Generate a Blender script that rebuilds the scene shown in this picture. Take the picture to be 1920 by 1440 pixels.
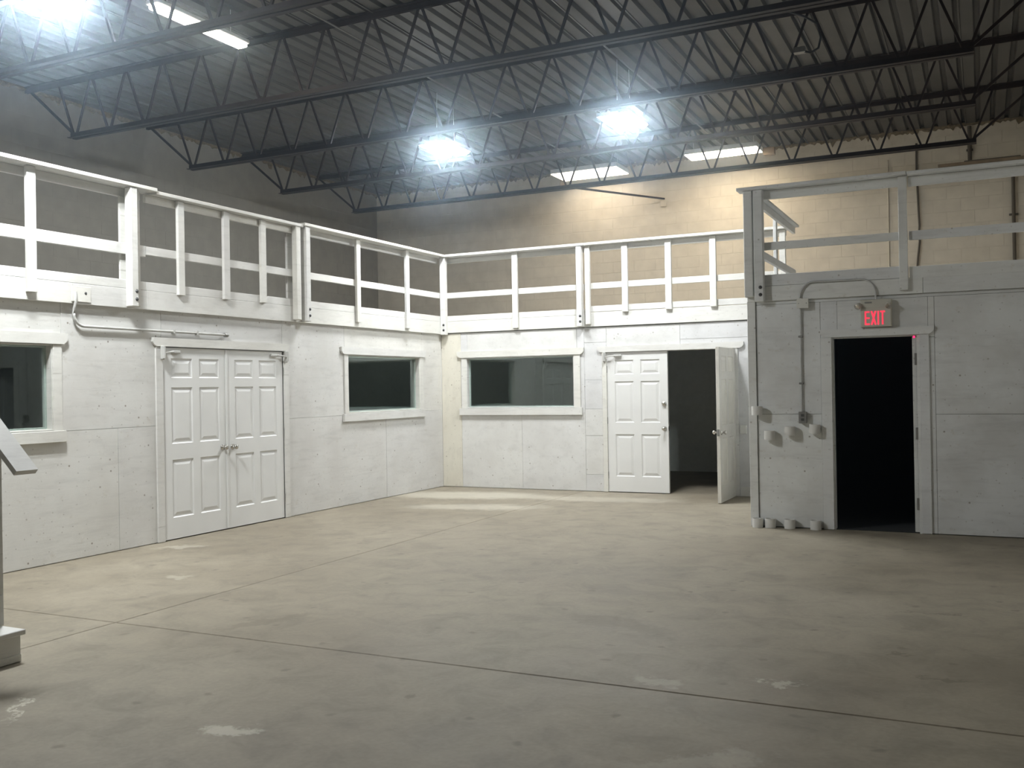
import bpy, math, random
from mathutils import Vector, Matrix
random.seed(7)
sc = bpy.context.scene
COL = sc.collection
for o in list(bpy.data.objects): bpy.data.objects.remove(o)

# ------------------------------------------------------------------ camera, world, exposure
cam_d = bpy.data.cameras.new('camera'); cam = bpy.data.objects.new('camera', cam_d); COL.objects.link(cam)
cam_d.sensor_fit = 'HORIZONTAL'; cam_d.sensor_width = 36.0; cam_d.lens = 36.0*1819.22/1920.0
cam_d.clip_start = 0.05; cam_d.clip_end = 200
Rt = Vector((0.89985897, 0.43585618, -0.01682957)); Up = Vector((0.01658782, 0.00436016, 0.99985291)); Fw = Vector((-0.43586544, 0.90000577, 0.00330638))
M = Matrix(((Rt.x, Up.x, -Fw.x, 7.74333), (Rt.y, Up.y, -Fw.y, -13.42742), (Rt.z, Up.z, -Fw.z, 1.56138), (0, 0, 0, 1)))
cam.matrix_world = M
sc.camera = cam
world = bpy.data.worlds.new('night'); sc.world = world; world.use_nodes = True
world.node_tree.nodes['Background'].inputs[0].default_value = (0.01, 0.012, 0.015, 1)
world.node_tree.nodes['Background'].inputs[1].default_value = 0.2
sc.view_settings.view_transform = 'Standard'; sc.view_settings.look = 'None'
sc.view_settings.gamma = 1.0; sc.view_settings.use_curve_mapping = False
sc.view_settings.exposure = 0.12
LED_STRENGTH = 285.0          # cool strip high bays
LED_C_STRENGTH = 465.0
FLUO_STRENGTH = 38.0         # warm strip fixture over the left wall
TROFFER_STRENGTH, TROFFER_2_STRENGTH = 9.0, 27.0      # warm troffers by the back wall
HAZE, BLOOM_HAZE_G = 0.0078, 0.945   # added scattering volume, imitates lens bloom around the lamps
if HAZE > 0:
    wn = world.node_tree; wv = wn.nodes.new('ShaderNodeVolumeScatter')
    wv.inputs['Color'].default_value = (0.66, 0.83, 1.0, 1); wv.inputs['Density'].default_value = HAZE; wv.inputs['Anisotropy'].default_value = BLOOM_HAZE_G
    wn.links.new(wv.outputs[0], wn.nodes['World Output'].inputs['Volume'])
try:
    sc.cycles.use_denoising = True
    sc.cycles.max_bounces = 8; sc.cycles.diffuse_bounces = 4; sc.cycles.glossy_bounces = 3
    sc.cycles.transmission_bounces = 6; sc.cycles.volume_bounces = 0; sc.cycles.transparent_max_bounces = 8
    sc.cycles.sample_clamp_indirect = 4.0; sc.cycles.use_adaptive_sampling = True; sc.cycles.adaptive_threshold = 0.02
    sc.cycles.caustics_reflective = False; sc.cycles.caustics_refractive = False
except Exception: pass

# ------------------------------------------------------------------ mesh building
class MB:
    def __init__(s): s.v = []; s.f = []; s.sm = []
    def add(s, vs, fs, smooth=False):
        n = len(s.v); s.v += [tuple(p) for p in vs]; s.f += [tuple(i+n for i in f) for f in fs]; s.sm += [smooth]*len(fs); return s
    def box(s, x0, x1, y0, y1, z0, z1, ch=0.003):
        lo = (min(x0,x1), min(y0,y1), min(z0,z1)); hi = (max(x0,x1), max(y0,y1), max(z0,z1))
        c = min(ch, 0.3*min(hi[i]-lo[i] for i in range(3)))
        if c <= 0:
            vs = [(a,b,d) for d in (lo[2],hi[2]) for b in (lo[1],hi[1]) for a in (lo[0],hi[0])]
            return s.add(vs, [(0,2,3,1),(4,5,7,6),(0,1,5,4),(2,6,7,3),(0,4,6,2),(1,3,7,5)])
        vs = []; idx = {}
        for cx in (0,1):
            for cy in (0,1):
                for cz in (0,1):
                    p = [lo[0] if not cx else hi[0], lo[1] if not cy else hi[1], lo[2] if not cz else hi[2]]
                    sg = [1 if not q else -1 for q in (cx,cy,cz)]
                    for ax in range(3):   # vertex lying on face normal to ax
                        q = list(p)
                        for k in range(3):
                            if k != ax: q[k] += sg[k]*c
                        idx[(cx,cy,cz,ax)] = len(vs); vs.append(tuple(q))
        fs = []
        def I(c3, ax): return idx[(c3[0],c3[1],c3[2],ax)]
        for ax in range(3):
            u, w = (ax+1)%3, (ax+2)%3
            for sd in (0,1):
                ring = []
                for a, b in ((0,0),(1,0),(1,1),(0,1)):
                    c3 = [0,0,0]; c3[ax] = sd; c3[u] = a; c3[w] = b; ring.append(I(c3, ax))
                fs.append(tuple(ring) if sd else tuple(reversed(ring)))
        for ax in range(3):   # edges along ax
            u, w = (ax+1)%3, (ax+2)%3
            for a in (0,1):
                for b in (0,1):
                    c0 = [0,0,0]; c0[u] = a; c0[w] = b; c1 = list(c0); c1[ax] = 1
                    q = (I(c0,u), I(c1,u), I(c1,w), I(c0,w))
                    fs.append(q if (a==b) == False else tuple(reversed(q)))
        for cx in (0,1):
            for cy in (0,1):
                for cz in (0,1):
                    t = (idx[(cx,cy,cz,0)], idx[(cx,cy,cz,1)], idx[(cx,cy,cz,2)])
                    fs.append(t if (cx+cy+cz)%2 else tuple(reversed(t)))
        return s.add(vs, fs)
    def prism(s, pts, ax, a0, a1):
        # pts: polygon in the two other axes (ordered u,w = the remaining axes in xyz order)
        n = len(pts)
        def mk(p, a):
            r = [0,0,0]; o = [i for i in range(3) if i != ax]; r[o[0]] = p[0]; r[o[1]] = p[1]; r[ax] = a; return tuple(r)
        vs = [mk(p,a0) for p in pts]+[mk(p,a1) for p in pts]
        fs = [tuple(range(n)), tuple(range(2*n-1,n-1,-1))]+[(i,i+n,(i+1)%n+n,(i+1)%n) for i in range(n)]
        return s.add(vs, fs)
    def tube(s, path, r, n=10, caps=True, smooth=True):
        P = [Vector(p) for p in path]; rings = []; vs = []; fs = []
        rs = r if isinstance(r, (list,tuple)) else [r]*len(P)
        ref = None
        for i, p in enumerate(P):
            t = (P[min(i+1,len(P)-1)]-P[max(i-1,0)]).normalized()
            if ref is None:
                ref = t.orthogonal().normalized()
            else:
                ref = (ref - t*ref.dot(t)).normalized()
            b = t.cross(ref)
            for k in range(n):
                a = 2*math.pi*k/n; vs.append(tuple(p+(ref*math.cos(a)+b*math.sin(a))*rs[i]))
        for i in range(len(P)-1):
            for k in range(n):
                fs.append((i*n+k, i*n+(k+1)%n, (i+1)*n+(k+1)%n, (i+1)*n+k))
        s.add(vs, fs, smooth)
        if caps:
            s.add(vs[:n], [tuple(reversed(range(n)))]); s.add(vs[-n:], [tuple(range(n))])
        return s
    def bar(s, p0, p1, w, d, side=Vector((0,1,0))):
        p0 = Vector(p0); p1 = Vector(p1); t = (p1-p0).normalized(); b = (side-t*side.dot(t)).normalized(); a = t.cross(b)
        vs = []
        for p in (p0,p1):
            for u, q in ((-1,-1),(1,-1),(1,1),(-1,1)): vs.append(tuple(p+a*u*w/2+b*q*d/2))
        return s.add(vs, [(0,1,2,3),(7,6,5,4),(0,4,5,1),(1,5,6,2),(2,6,7,3),(3,7,4,0)])
    def lathe(s, prof, n, fn, smooth=True):
        # prof: (r, h) ; fn maps (x,y,h)->world
        m = len(prof); vs = []; fs = []
        for k in range(n):
            a = 2*math.pi*k/n
            for r, h in prof: vs.append(tuple(fn(r*math.cos(a), r*math.sin(a), h)))
        for k in range(n):
            for j in range(m-1): fs.append((k*m+j, ((k+1)%n)*m+j, ((k+1)%n)*m+j+1, k*m+j+1))
        return s.add(vs, fs, smooth)
    def map(s, fn): s.v = [tuple(fn(*p)) for p in s.v]; return s
    def mesh(s, name, mat, origin=None):
        if origin is None: origin = s.center()
        me = bpy.data.meshes.new(name)
        me.from_pydata([(x-origin[0], y-origin[1], z-origin[2]) for x,y,z in s.v], [], s.f)
        me.polygons.foreach_set('use_smooth', s.sm)
        mats = mat if isinstance(mat, (list,tuple)) else [mat]
        for m in mats: me.materials.append(m)
        import bmesh
        bm = bmesh.new(); bm.from_mesh(me); bmesh.ops.recalc_face_normals(bm, faces=bm.faces); bm.to_mesh(me); bm.free()
        return me
    def center(s):
        return tuple((min(p[i] for p in s.v)+max(p[i] for p in s.v))/2 for i in range(3))

WL = {}    # world location of each object
def link(name, data, loc, parent=None):
    o = bpy.data.objects.new(name, data); COL.objects.link(o)
    if parent is not None:
        o.parent = parent; pl = WL[parent]; o.location = (loc[0]-pl[0], loc[1]-pl[1], loc[2]-pl[2])
    else: o.location = loc
    WL[o] = tuple(loc); return o
def tag(o, label=None, cat=None, group=None, kind=None):
    if label: o['label'] = label
    if cat: o['category'] = cat
    if group: o['group'] = group
    if kind: o['kind'] = kind
    return o
def empty(name, loc, label, cat, group=None, kind=None):
    o = link(name, None, loc); o.empty_display_size = 0.1
    return tag(o, label, cat, group, kind)
def part(name, mb, mat, parent=None, origin=None, label=None):
    c = origin or mb.center()
    o = link(name, mb.mesh(name, mat, c), c, parent)
    if label: o['label'] = label
    return o
def inst(name, me, loc, parent, rot=None, label=None):
    o = link(name, me, loc, parent)
    if rot: o.rotation_euler = rot
    if label: o['label'] = label
    return o

# ------------------------------------------------------------------ materials
def nodes_of(name):
    m = bpy.data.materials.new(name); m.use_nodes = True; nt = m.node_tree
    b = nt.nodes['Principled BSDF']; return m, nt, b
def N(nt, t, **kw):
    n = nt.nodes.new(t)
    for k, v in kw.items():
        if k.startswith('i_'):
            key = k[2:]; key = int(key) if key.isdigit() else key.replace('_', ' ')
            n.inputs[key].default_value = v
        else: setattr(n, k, v)
    return n
def ramp(nt, stops):
    r = nt.nodes.new('ShaderNodeValToRGB'); e = r.color_ramp.elements
    while len(e) < len(stops): e.new(0.5)
    for i, (p, c) in enumerate(stops):
        e[i].position = p; e[i].color = (c[0], c[1], c[2], 1) if isinstance(c, (tuple,list)) else (c, c, c, 1)
    return r
def pos(nt, scale=(1,1,1)):
    g = N(nt, 'ShaderNodeNewGeometry'); m = N(nt, 'ShaderNodeMapping'); m.inputs['Scale'].default_value = scale
    nt.links.new(g.outputs['Position'], m.inputs['Vector']); return m.outputs['Vector']
def mixc(nt, fac, a, b, mode='MIX'):
    m = N(nt, 'ShaderNodeMix', data_type='RGBA', blend_type=mode)
    for sock, v in ((m.inputs[0], fac), (m.inputs[6], a), (m.inputs[7], b)):
        if hasattr(v, 'is_linked'): nt.links.new(v, sock)
        elif isinstance(v, (int,float)): sock.default_value = v
        else: sock.default_value = (v[0], v[1], v[2], 1)
    return m.outputs[2]
def plain(name, c, rough=0.6, metal=0.0, spec=0.4, noise=0.12, nscale=14.0, bump=0.0):
    m, nt, b = nodes_of(name)
    n = N(nt, 'ShaderNodeTexNoise', i_Scale=nscale, i_Detail=5.0); nt.links.new(pos(nt), n.inputs['Vector'])
    r = ramp(nt, [(0.3, tuple(x*(1-noise) for x in c)), (0.7, tuple(min(1, x*(1+noise*0.5)) for x in c))])
    nt.links.new(n.outputs['Fac'], r.inputs[0]); nt.links.new(r.outputs[0], b.inputs['Base Color'])
    b.inputs['Roughness'].default_value = rough; b.inputs['Metallic'].default_value = metal
    b.inputs['Specular IOR Level'].default_value = spec
    if bump:
        bp = N(nt, 'ShaderNodeBump', i_Strength=bump, i_Distance=0.01); nt.links.new(n.outputs['Fac'], bp.inputs['Height']); nt.links.new(bp.outputs[0], b.inputs['Normal'])
    return m
def emit(name, c, s):
    m = bpy.data.materials.new(name); m.use_nodes = True; nt = m.node_tree; nt.nodes.clear()
    o = nt.nodes.new('ShaderNodeOutputMaterial'); e = nt.nodes.new('ShaderNodeEmission')
    e.inputs[0].default_value = (c[0], c[1], c[2], 1); e.inputs[1].default_value = s; nt.links.new(e.outputs[0], o.inputs[0]); return m

def painted_ply(name, base, grain, dirt=0.5, rough=0.62, flat=(1,1,1), blotch=0.10):
    # white-painted plywood: stretched grain along one axis, scuffs, knots, nail dents
    m, nt, b = nodes_of(name); L = nt.links.new
    g = N(nt, 'ShaderNodeTexNoise', i_Scale=1.0, i_Detail=7.0, i_Roughness=0.7, i_Distortion=0.4); L(pos(nt, grain), g.inputs['Vector'])
    big = N(nt, 'ShaderNodeTexNoise', i_Scale=1.5, i_Detail=5.0, i_Roughness=0.6); L(pos(nt), big.inputs['Vector'])
    spk = N(nt, 'ShaderNodeTexNoise', i_Scale=7.0, i_Detail=7.0, i_Roughness=0.78); L(pos(nt, (1,1,1.3)), spk.inputs['Vector'])
    g2 = N(nt, 'ShaderNodeNewGeometry'); sp2 = N(nt, 'ShaderNodeSeparateXYZ'); fl_ = N(nt, 'ShaderNodeCombineXYZ'); L(g2.outputs['Position'], sp2.inputs[0])
    L(sp2.outputs['Y' if flat[0] == 0 else 'X'], fl_.inputs[0]); L(sp2.outputs['Z'], fl_.inputs[1])
    fine = N(nt, 'ShaderNodeTexVoronoi', voronoi_dimensions='2D', i_Scale=2.4); L(fl_.outputs[0], fine.inputs['Vector'])
    fin2 = N(nt, 'ShaderNodeTexVoronoi', voronoi_dimensions='2D', i_Scale=7.0); L(fl_.outputs[0], fin2.inputs['Vector'])
    dr = ramp(nt, [(0.012, 1.0), (0.030, 0.0)]); L(fine.outputs['Distance'], dr.inputs[0])
    dr2 = ramp(nt, [(0.02, 0.55), (0.06, 0.0)]); L(fin2.outputs['Distance'], dr2.inputs[0])
    lo = tuple(x*(1-blotch*(1+0.08*i)) for i, x in enumerate(base))
    bigr = ramp(nt, [(0.36, lo), (0.60, base)]); L(big.outputs['Fac'], bigr.inputs[0])
    gr = ramp(nt, [(0.28, 0.86), (0.50, 1.0)]); L(g.outputs['Fac'], gr.inputs[0])
    c1 = mixc(nt, 1.0, bigr.outputs[0], gr.outputs[0], 'MULTIPLY')
    sr = ramp(nt, [(0.585, 0.0), (0.69, 1.0)]); L(spk.outputs['Fac'], sr.inputs[0])
    sm = N(nt, 'ShaderNodeMath', operation='MULTIPLY', i_1=0.55*dirt); L(sr.outputs[0], sm.inputs[0])
    c2 = mixc(nt, sm.outputs[0], c1, (0.47, 0.43, 0.35))
    mx = N(nt, 'ShaderNodeMath', operation='MAXIMUM'); L(dr.outputs[0], mx.inputs[0]); L(dr2.outputs[0], mx.inputs[1])
    gate = N(nt, 'ShaderNodeMath', operation='MULTIPLY'); gr2 = ramp(nt, [(0.40, 0.0), (0.52, 1.0)]); L(big.outputs['Fac'], gr2.inputs[0]); L(mx.outputs[0], gate.inputs[0]); L(gr2.outputs[0], gate.inputs[1])
    dm = N(nt, 'ShaderNodeMath', operation='MULTIPLY', i_1=1.0*dirt); L(gate.outputs[0], dm.inputs[0])
    c3 = mixc(nt, dm.outputs[0], c2, (0.20, 0.17, 0.13))
    oi = N(nt, 'ShaderNodeObjectInfo'); orr = ramp(nt, [(0.0, (0.94, 0.94, 0.95)), (1.0, (1.0, 0.995, 0.965))]); L(oi.outputs['Random'], orr.inputs[0])
    c5 = mixc(nt, 1.0, c3, orr.outputs[0], 'MULTIPLY')
    L(c5, b.inputs['Base Color'])
    b.inputs['Roughness'].default_value = rough; b.inputs['Specular IOR Level'].default_value = 0.35
    bp = N(nt, 'ShaderNodeBump', i_Strength=0.4, i_Distance=0.004); L(g.outputs['Fac'], bp.inputs['Height']); L(bp.outputs[0], b.inputs['Normal'])
    return m
WHITE = (0.712, 0.712, 0.698)
m_ply_l = painted_ply('painted_plywood_left', WHITE, (10, 2.2, 16), 0.9, flat=(0,1,1))
m_ply_b = painted_ply('painted_plywood_back', (0.720, 0.726, 0.728), (5, 10, 7), 0.75, flat=(1,0,1))
m_ply_c = painted_ply('painted_plywood_corner', (0.72, 0.70, 0.63), (8, 10, 3), 1.0, flat=(1,0,1))
m_ply_r = painted_ply('painted_plywood_corridor', (0.775, 0.80, 0.815), (2.2, 10, 14), 0.8, flat=(1,0,1), blotch=0.17)
m_wood = painted_ply('painted_lumber', (0.76, 0.76, 0.735), (3, 3, 22), 0.55, 0.55)
m_rail = painted_ply('painted_rail', (0.76, 0.76, 0.735), (3, 3, 22), 0.45, 0.55)
m_wood_r = painted_ply('painted_lumber_corridor', (0.765, 0.785, 0.795), (3, 3, 22), 0.6, 0.55)
m_door = plain('door_paint', (0.76, 0.765, 0.755), 0.42, noise=0.05, nscale=3.0)
m_door_old = painted_ply('door_paint_worn', (0.72, 0.70, 0.64), (6, 6, 2), 1.0, 0.5)
m_block = plain('painted_block', (0.61, 0.565, 0.475), 0.75, noise=0.10, nscale=5.0, bump=0.12)
m_block_shaded = plain('painted_block_shaded', (0.265, 0.255, 0.225), 0.75, noise=0.10, nscale=5.0, bump=0.12)  # same cream paint as the back wall, darkened to stand for dim light
m_mortar = plain('mortar', (0.57, 0.525, 0.44), 0.85, noise=0.08, nscale=20)
m_mortar_shaded = plain('mortar_shaded', (0.26, 0.25, 0.22), 0.85, noise=0.08, nscale=20)  # mortar darkened along with the blocks to imitate dim light
m_shell = plain('shell_paint', (0.58, 0.56, 0.51), 0.8, noise=0.1)
m_deck = plain('steel_deck', (0.082, 0.077, 0.070), 0.55, 0.0, 0.3, noise=0.22, nscale=2.2)
m_joist = plain('joist_primer', (0.022, 0.014, 0.012), 0.55, 0.0, 0.2, noise=0.3, nscale=6)
m_joist_c = plain('dull_conduit', (0.16, 0.15, 0.14), 0.5, 0.2)
m_chrome = plain('chrome', (0.62, 0.60, 0.56), 0.22, 1.0, 0.5, noise=0.05)
m_zinc = plain('zinc_steel', (0.30, 0.30, 0.29), 0.45, 0.8, 0.5, noise=0.2)
m_bolt = plain('bolt_steel', (0.10, 0.10, 0.10), 0.5, 0.7, 0.5)
m_pipe_w = plain('painted_conduit', (0.52, 0.52, 0.50), 0.65, 0.0, 0.4)
m_pipe_g = plain('grey_conduit', (0.52, 0.53, 0.53), 0.55, 0.2, 0.4)
m_pipe_d = plain('dark_pipe', (0.10, 0.085, 0.065), 0.6, 0.2, 0.4)
m_pvc = plain('pvc', (0.72, 0.72, 0.70), 0.4, noise=0.05)
m_plast = plain('white_plastic', (0.70, 0.70, 0.66), 0.4, noise=0.04)
m_beige = plain('beige_plastic', (0.55, 0.54, 0.48), 0.5, noise=0.05)
m_black = plain('black_rubber', (0.02, 0.02, 0.02), 0.6)
m_dark = plain('near_black', (0.028, 0.030, 0.032), 0.8)  # near-black colour for the corridor interior and the floor joint bed
m_room = plain('office_paint', (0.84, 0.86, 0.85), 0.7, noise=0.05)
m_raw = plain('raw_lumber', (0.23, 0.17, 0.11), 0.75, noise=0.25)
m_foam = plain('spray_foam', (0.17, 0.135, 0.085), 0.85, noise=0.5, nscale=30)
m_slab_e = plain('mezzanine_deck', (0.72, 0.71, 0.68), 0.7)
m_lamp_h = plain('lamp_housing', (0.5, 0.5, 0.5), 0.4)
m_lamp_d = plain('high_bay_housing', (0.045, 0.045, 0.05), 0.5)
m_led = emit('led_cool', (0.93, 0.975, 1.0), LED_STRENGTH)
m_ledc = emit('led_cool_near', (0.93, 0.975, 1.0), LED_C_STRENGTH)
m_fluo = emit('fluorescent_warm', (1.0, 0.90, 0.76), FLUO_STRENGTH)
m_trof = emit('troffer_warm', (1.0, 0.87, 0.68), TROFFER_STRENGTH)
m_trof2 = emit('troffer_warm_exit_side', (1.0, 0.87, 0.68), TROFFER_2_STRENGTH)
m_exit = emit('exit_red', (1.0, 0.05, 0.09), 1.3)
m_ind = emit('indicator_red', (1.0, 0.02, 0.10), 3.0)
def glass():
    # thin double pane: clear transmission plus a mirror share that grows towards grazing angles (Schlick)
    m = bpy.data.materials.new('window_glass'); m.use_nodes = True; nt = m.node_tree; nt.nodes.clear(); L = nt.links.new
    o = N(nt, 'ShaderNodeOutputMaterial'); mx = N(nt, 'ShaderNodeMixShader'); t = N(nt, 'ShaderNodeBsdfTransparent'); g = N(nt, 'ShaderNodeBsdfGlossy', i_Roughness=0.02)
    t.inputs['Color'].default_value = (0.92, 0.97, 0.96, 1); g.inputs['Color'].default_value = (0.92, 1.0, 1.0, 1)
    lw = N(nt, 'ShaderNodeLayerWeight', i_Blend=0.5); p = N(nt, 'ShaderNodeMath', operation='POWER', i_1=5.0); L(lw.outputs['Facing'], p.inputs[0])
    ma = N(nt, 'ShaderNodeMath', operation='MULTIPLY_ADD', i_1=0.91, i_2=0.09); L(p.outputs[0], ma.inputs[0])
    L(ma.outputs[0], mx.inputs[0]); L(t.outputs[0], mx.inputs[1]); L(g.outputs[0], mx.inputs[2]); L(mx.outputs[0], o.inputs[0])
    return m
m_glass = glass()

def concrete():
    m, nt, b = nodes_of('concrete_floor'); L = nt.links.new
    P = pos(nt)
    n1 = N(nt, 'ShaderNodeTexNoise', i_Scale=0.55, i_Detail=5.0, i_Roughness=0.6); L(P, n1.inputs['Vector'])
    n2 = N(nt, 'ShaderNodeTexNoise', i_Scale=3.2, i_Detail=8.0, i_Roughness=0.68, i_Distortion=0.6); L(P, n2.inputs['Vector'])
    n3 = N(nt, 'ShaderNodeTexNoise', i_Scale=38.0, i_Detail=4.0); L(P, n3.inputs['Vector'])
    n4 = N(nt, 'ShaderNodeTexNoise', i_Scale=2.1, i_Detail=9.0, i_Roughness=0.8); L(pos(nt, (1.0,1.6,1)), n4.inputs['Vector'])
    r1 = ramp(nt, [(0.28, (0.208,0.177,0.131)), (0.5, (0.260,0.228,0.173)), (0.74, (0.315,0.281,0.219))]); L(n1.outputs['Fac'], r1.inputs[0])
    r2 = ramp(nt, [(0.25, 0.66), (0.5, 0.97), (0.75, 1.14)]); L(n2.outputs['Fac'], r2.inputs[0])
    c = mixc(nt, 1.0, r1.outputs[0], r2.outputs[0], 'MULTIPLY')
    r3 = ramp(nt, [(0.3, 0.93), (0.7, 1.05)]); L(n3.outputs['Fac'], r3.inputs[0])
    c = mixc(nt, 1.0, c, r3.outputs[0], 'MULTIPLY')
    r4 = ramp(nt, [(0.66, 0.0), (0.80, 0.5)]); L(n4.outputs['Fac'], r4.inputs[0])
    c = mixc(nt, r4.outputs[0], c, (0.60,0.57,0.48))
    # spots of grease
    v = N(nt, 'ShaderNodeTexVoronoi', voronoi_dimensions='2D', i_Scale=1.5, i_Randomness=1.0)
    dst = N(nt, 'ShaderNodeVectorMath', operation='ADD'); sc_ = N(nt, 'ShaderNodeVectorMath', operation='SCALE'); sc_.inputs['Scale'].default_value = 0.16
    L(n2.outputs['Color'], sc_.inputs[0]); L(sc_.outputs[0], dst.inputs[0]); L(P, dst.inputs[1]); L(dst.outputs[0], v.inputs['Vector'])
    rv = ramp(nt, [(0.02, 0.6), (0.05, 0.0)]); L(v.outputs['Distance'], rv.inputs[0])
    c = mixc(nt, rv.outputs[0], c, (0.13,0.11,0.085))
    # floor marks, the broad pale corner ones standing in for lamp light: (x, y, rx, ry, angle, colour, strength)
    sep = N(nt, 'ShaderNodeSeparateXYZ'); dP = N(nt, 'ShaderNodeVectorMath', operation='ADD'); s2 = N(nt, 'ShaderNodeVectorMath', operation='SCALE'); s2.inputs['Scale'].default_value = 0.55
    sub = N(nt, 'ShaderNodeVectorMath', operation='SUBTRACT'); sub.inputs[1].default_value = (0.5,0.5,0.5)
    nm = N(nt, 'ShaderNodeTexNoise', i_Scale=7.0, i_Detail=8.0, i_Roughness=0.7); L(P, nm.inputs['Vector']); L(nm.outputs['Color'], sub.inputs[0]); L(sub.outputs[0], s2.inputs[0]); L(s2.outputs[0], dP.inputs[0]); L(P, dP.inputs[1]); L(dP.outputs[0], sep.inputs[0])
    for (x, y, rx, ry, ang, col, st) in FLOOR_MARKS_AND_LIGHT:
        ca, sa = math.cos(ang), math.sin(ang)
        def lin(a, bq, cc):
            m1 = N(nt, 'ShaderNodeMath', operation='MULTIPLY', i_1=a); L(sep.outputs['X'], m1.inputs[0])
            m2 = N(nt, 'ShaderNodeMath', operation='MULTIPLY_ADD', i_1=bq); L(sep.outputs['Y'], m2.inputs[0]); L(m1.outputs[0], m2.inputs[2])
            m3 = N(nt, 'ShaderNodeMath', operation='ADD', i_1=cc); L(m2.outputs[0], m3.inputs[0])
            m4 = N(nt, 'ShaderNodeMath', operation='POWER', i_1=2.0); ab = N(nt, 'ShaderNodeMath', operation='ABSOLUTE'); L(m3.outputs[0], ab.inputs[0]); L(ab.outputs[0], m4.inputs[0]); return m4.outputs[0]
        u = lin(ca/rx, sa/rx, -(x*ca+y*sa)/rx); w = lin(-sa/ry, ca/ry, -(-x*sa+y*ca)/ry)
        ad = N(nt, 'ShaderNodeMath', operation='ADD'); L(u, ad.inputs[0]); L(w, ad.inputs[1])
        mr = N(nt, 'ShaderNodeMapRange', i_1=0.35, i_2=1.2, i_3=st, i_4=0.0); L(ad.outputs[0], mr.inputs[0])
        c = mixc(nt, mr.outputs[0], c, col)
    L(c, b.inputs['Base Color'])
    rr = ramp(nt, [(0.3, 0.5), (0.7, 0.72)]); L(n1.outputs['Fac'], rr.inputs[0]); L(rr.outputs[0], b.inputs['Roughness'])
    b.inputs['Specular IOR Level'].default_value = 0.35
    bp = N(nt, 'ShaderNodeBump', i_Strength=0.15, i_Distance=0.004); L(n3.outputs['Fac'], bp.inputs['Height']); L(bp.outputs[0], b.inputs['Normal'])
    return m
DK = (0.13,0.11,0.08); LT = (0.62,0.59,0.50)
FLOOR_MARKS_AND_LIGHT = [(3.35,-8.23,0.42,0.08,1.1,DK,0.42), (4.59,-9.95,0.15,0.08,0.5,LT,0.5), (3.38,-10.17,0.20,0.025,-0.9,LT,0.6),
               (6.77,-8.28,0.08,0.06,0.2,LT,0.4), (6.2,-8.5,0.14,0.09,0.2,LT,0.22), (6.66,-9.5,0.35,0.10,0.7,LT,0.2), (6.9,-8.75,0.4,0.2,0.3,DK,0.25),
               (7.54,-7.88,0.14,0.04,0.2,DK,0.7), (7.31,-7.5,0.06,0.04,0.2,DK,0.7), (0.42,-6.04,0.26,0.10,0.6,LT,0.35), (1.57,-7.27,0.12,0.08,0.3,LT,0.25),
               (5.55,-7.4,0.5,0.14,-0.3,DK,0.3), (0.95,-1.0,1.3,0.5,0.2,LT,0.5), (1.7,-2.2,1.0,0.32,0.25,LT,0.35), (3.0,-0.9,1.2,0.3,0.1,LT,0.3), (7.55,-6.34,0.06,0.03,0.1,DK,0.8), (7.36,-6.38,0.22,0.015,0.1,DK,0.6), (8.0,-7.6,0.5,0.3,0.1,DK,0.35)]  # broad LT ellipses by the inner corner paint in lamp brightness
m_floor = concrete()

# ================================================================== LARGE STRUCTURE
XW0, XW1, YW0, YW1, ZC = -3.64, 8.50, -15.5, 3.70, 5.64
# ---- floor: slabs parted by saw cuts
fl = empty('floor', (0,0,0), 'worn beige concrete floor with saw-cut joints and pale paint smears, its inner corner painted lighter as if lit', 'floor', kind='structure')
xs = [XW0-0.2, 2.39, 7.55, XW1+0.2]; xs = [XW0-0.2, 2.39, XW1+0.2]; ys = [YW0-0.2, -8.65, YW1+0.2]
for i in range(2):
    for j in range(2):
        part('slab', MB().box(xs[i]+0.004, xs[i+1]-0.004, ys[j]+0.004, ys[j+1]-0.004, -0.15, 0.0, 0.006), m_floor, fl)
part('joint_bed', MB().box(xs[0], xs[-1], ys[0], ys[-1], -0.2, -0.012, 0), m_dark, fl)

# ---- ceiling: corrugated steel deck sheets
ce = empty('ceiling', (0,0,ZC), 'dark grey corrugated steel roof deck above the open-web joists', 'ceiling', kind='structure')
pitch = 0.2032; nfl = 4; pw = pitch*nfl
prof = []
for k in range(nfl):
    b0 = k*pitch; prof += [(b0, 0), (b0+0.128, 0), (b0+0.146, 0.045), (b0+0.185, 0.045)]
prof += [(pw, 0)]
def deck_mesh(y0, y1):
    m = MB(); n = len(prof)
    lo = prof; hi = [(x, z+0.06) for x, z in prof]
    vs = [(x,0,z) for x,z in lo]+[(x,y1-y0,z) for x,z in lo]
    m.add(vs, [(i, i+1, i+1+n, i+n) for i in range(n-1)])
    m.box(-0.0, pw, 0, y1-y0, 0.05, 0.09, 0)
    m.box(pw-0.022, pw-0.004, 0, y1-y0, -0.012, 0.004, 0.002)      # side-lap lip of the sheet
    return m
ylens = [(-15.7, -9.0), (-8.995, -2.55), (-2.545, 3.75)]
for (a, b) in ylens:
    me = deck_mesh(a, b).mesh('deck_panel', m_deck, (0,0,0))
    x = XW0-0.15; k = 0
    while x < XW1+0.1:
        inst('deck_panel', me, (x, a, ZC+(0.0015 if k%2 else 0)), ce); x += pw; k += 1
part('roof_slab', MB().box(XW0-0.3, XW1+0.6, YW0-0.3, YW1+0.3, ZC+0.095, ZC+0.2, 0), m_shell, ce)

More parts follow.
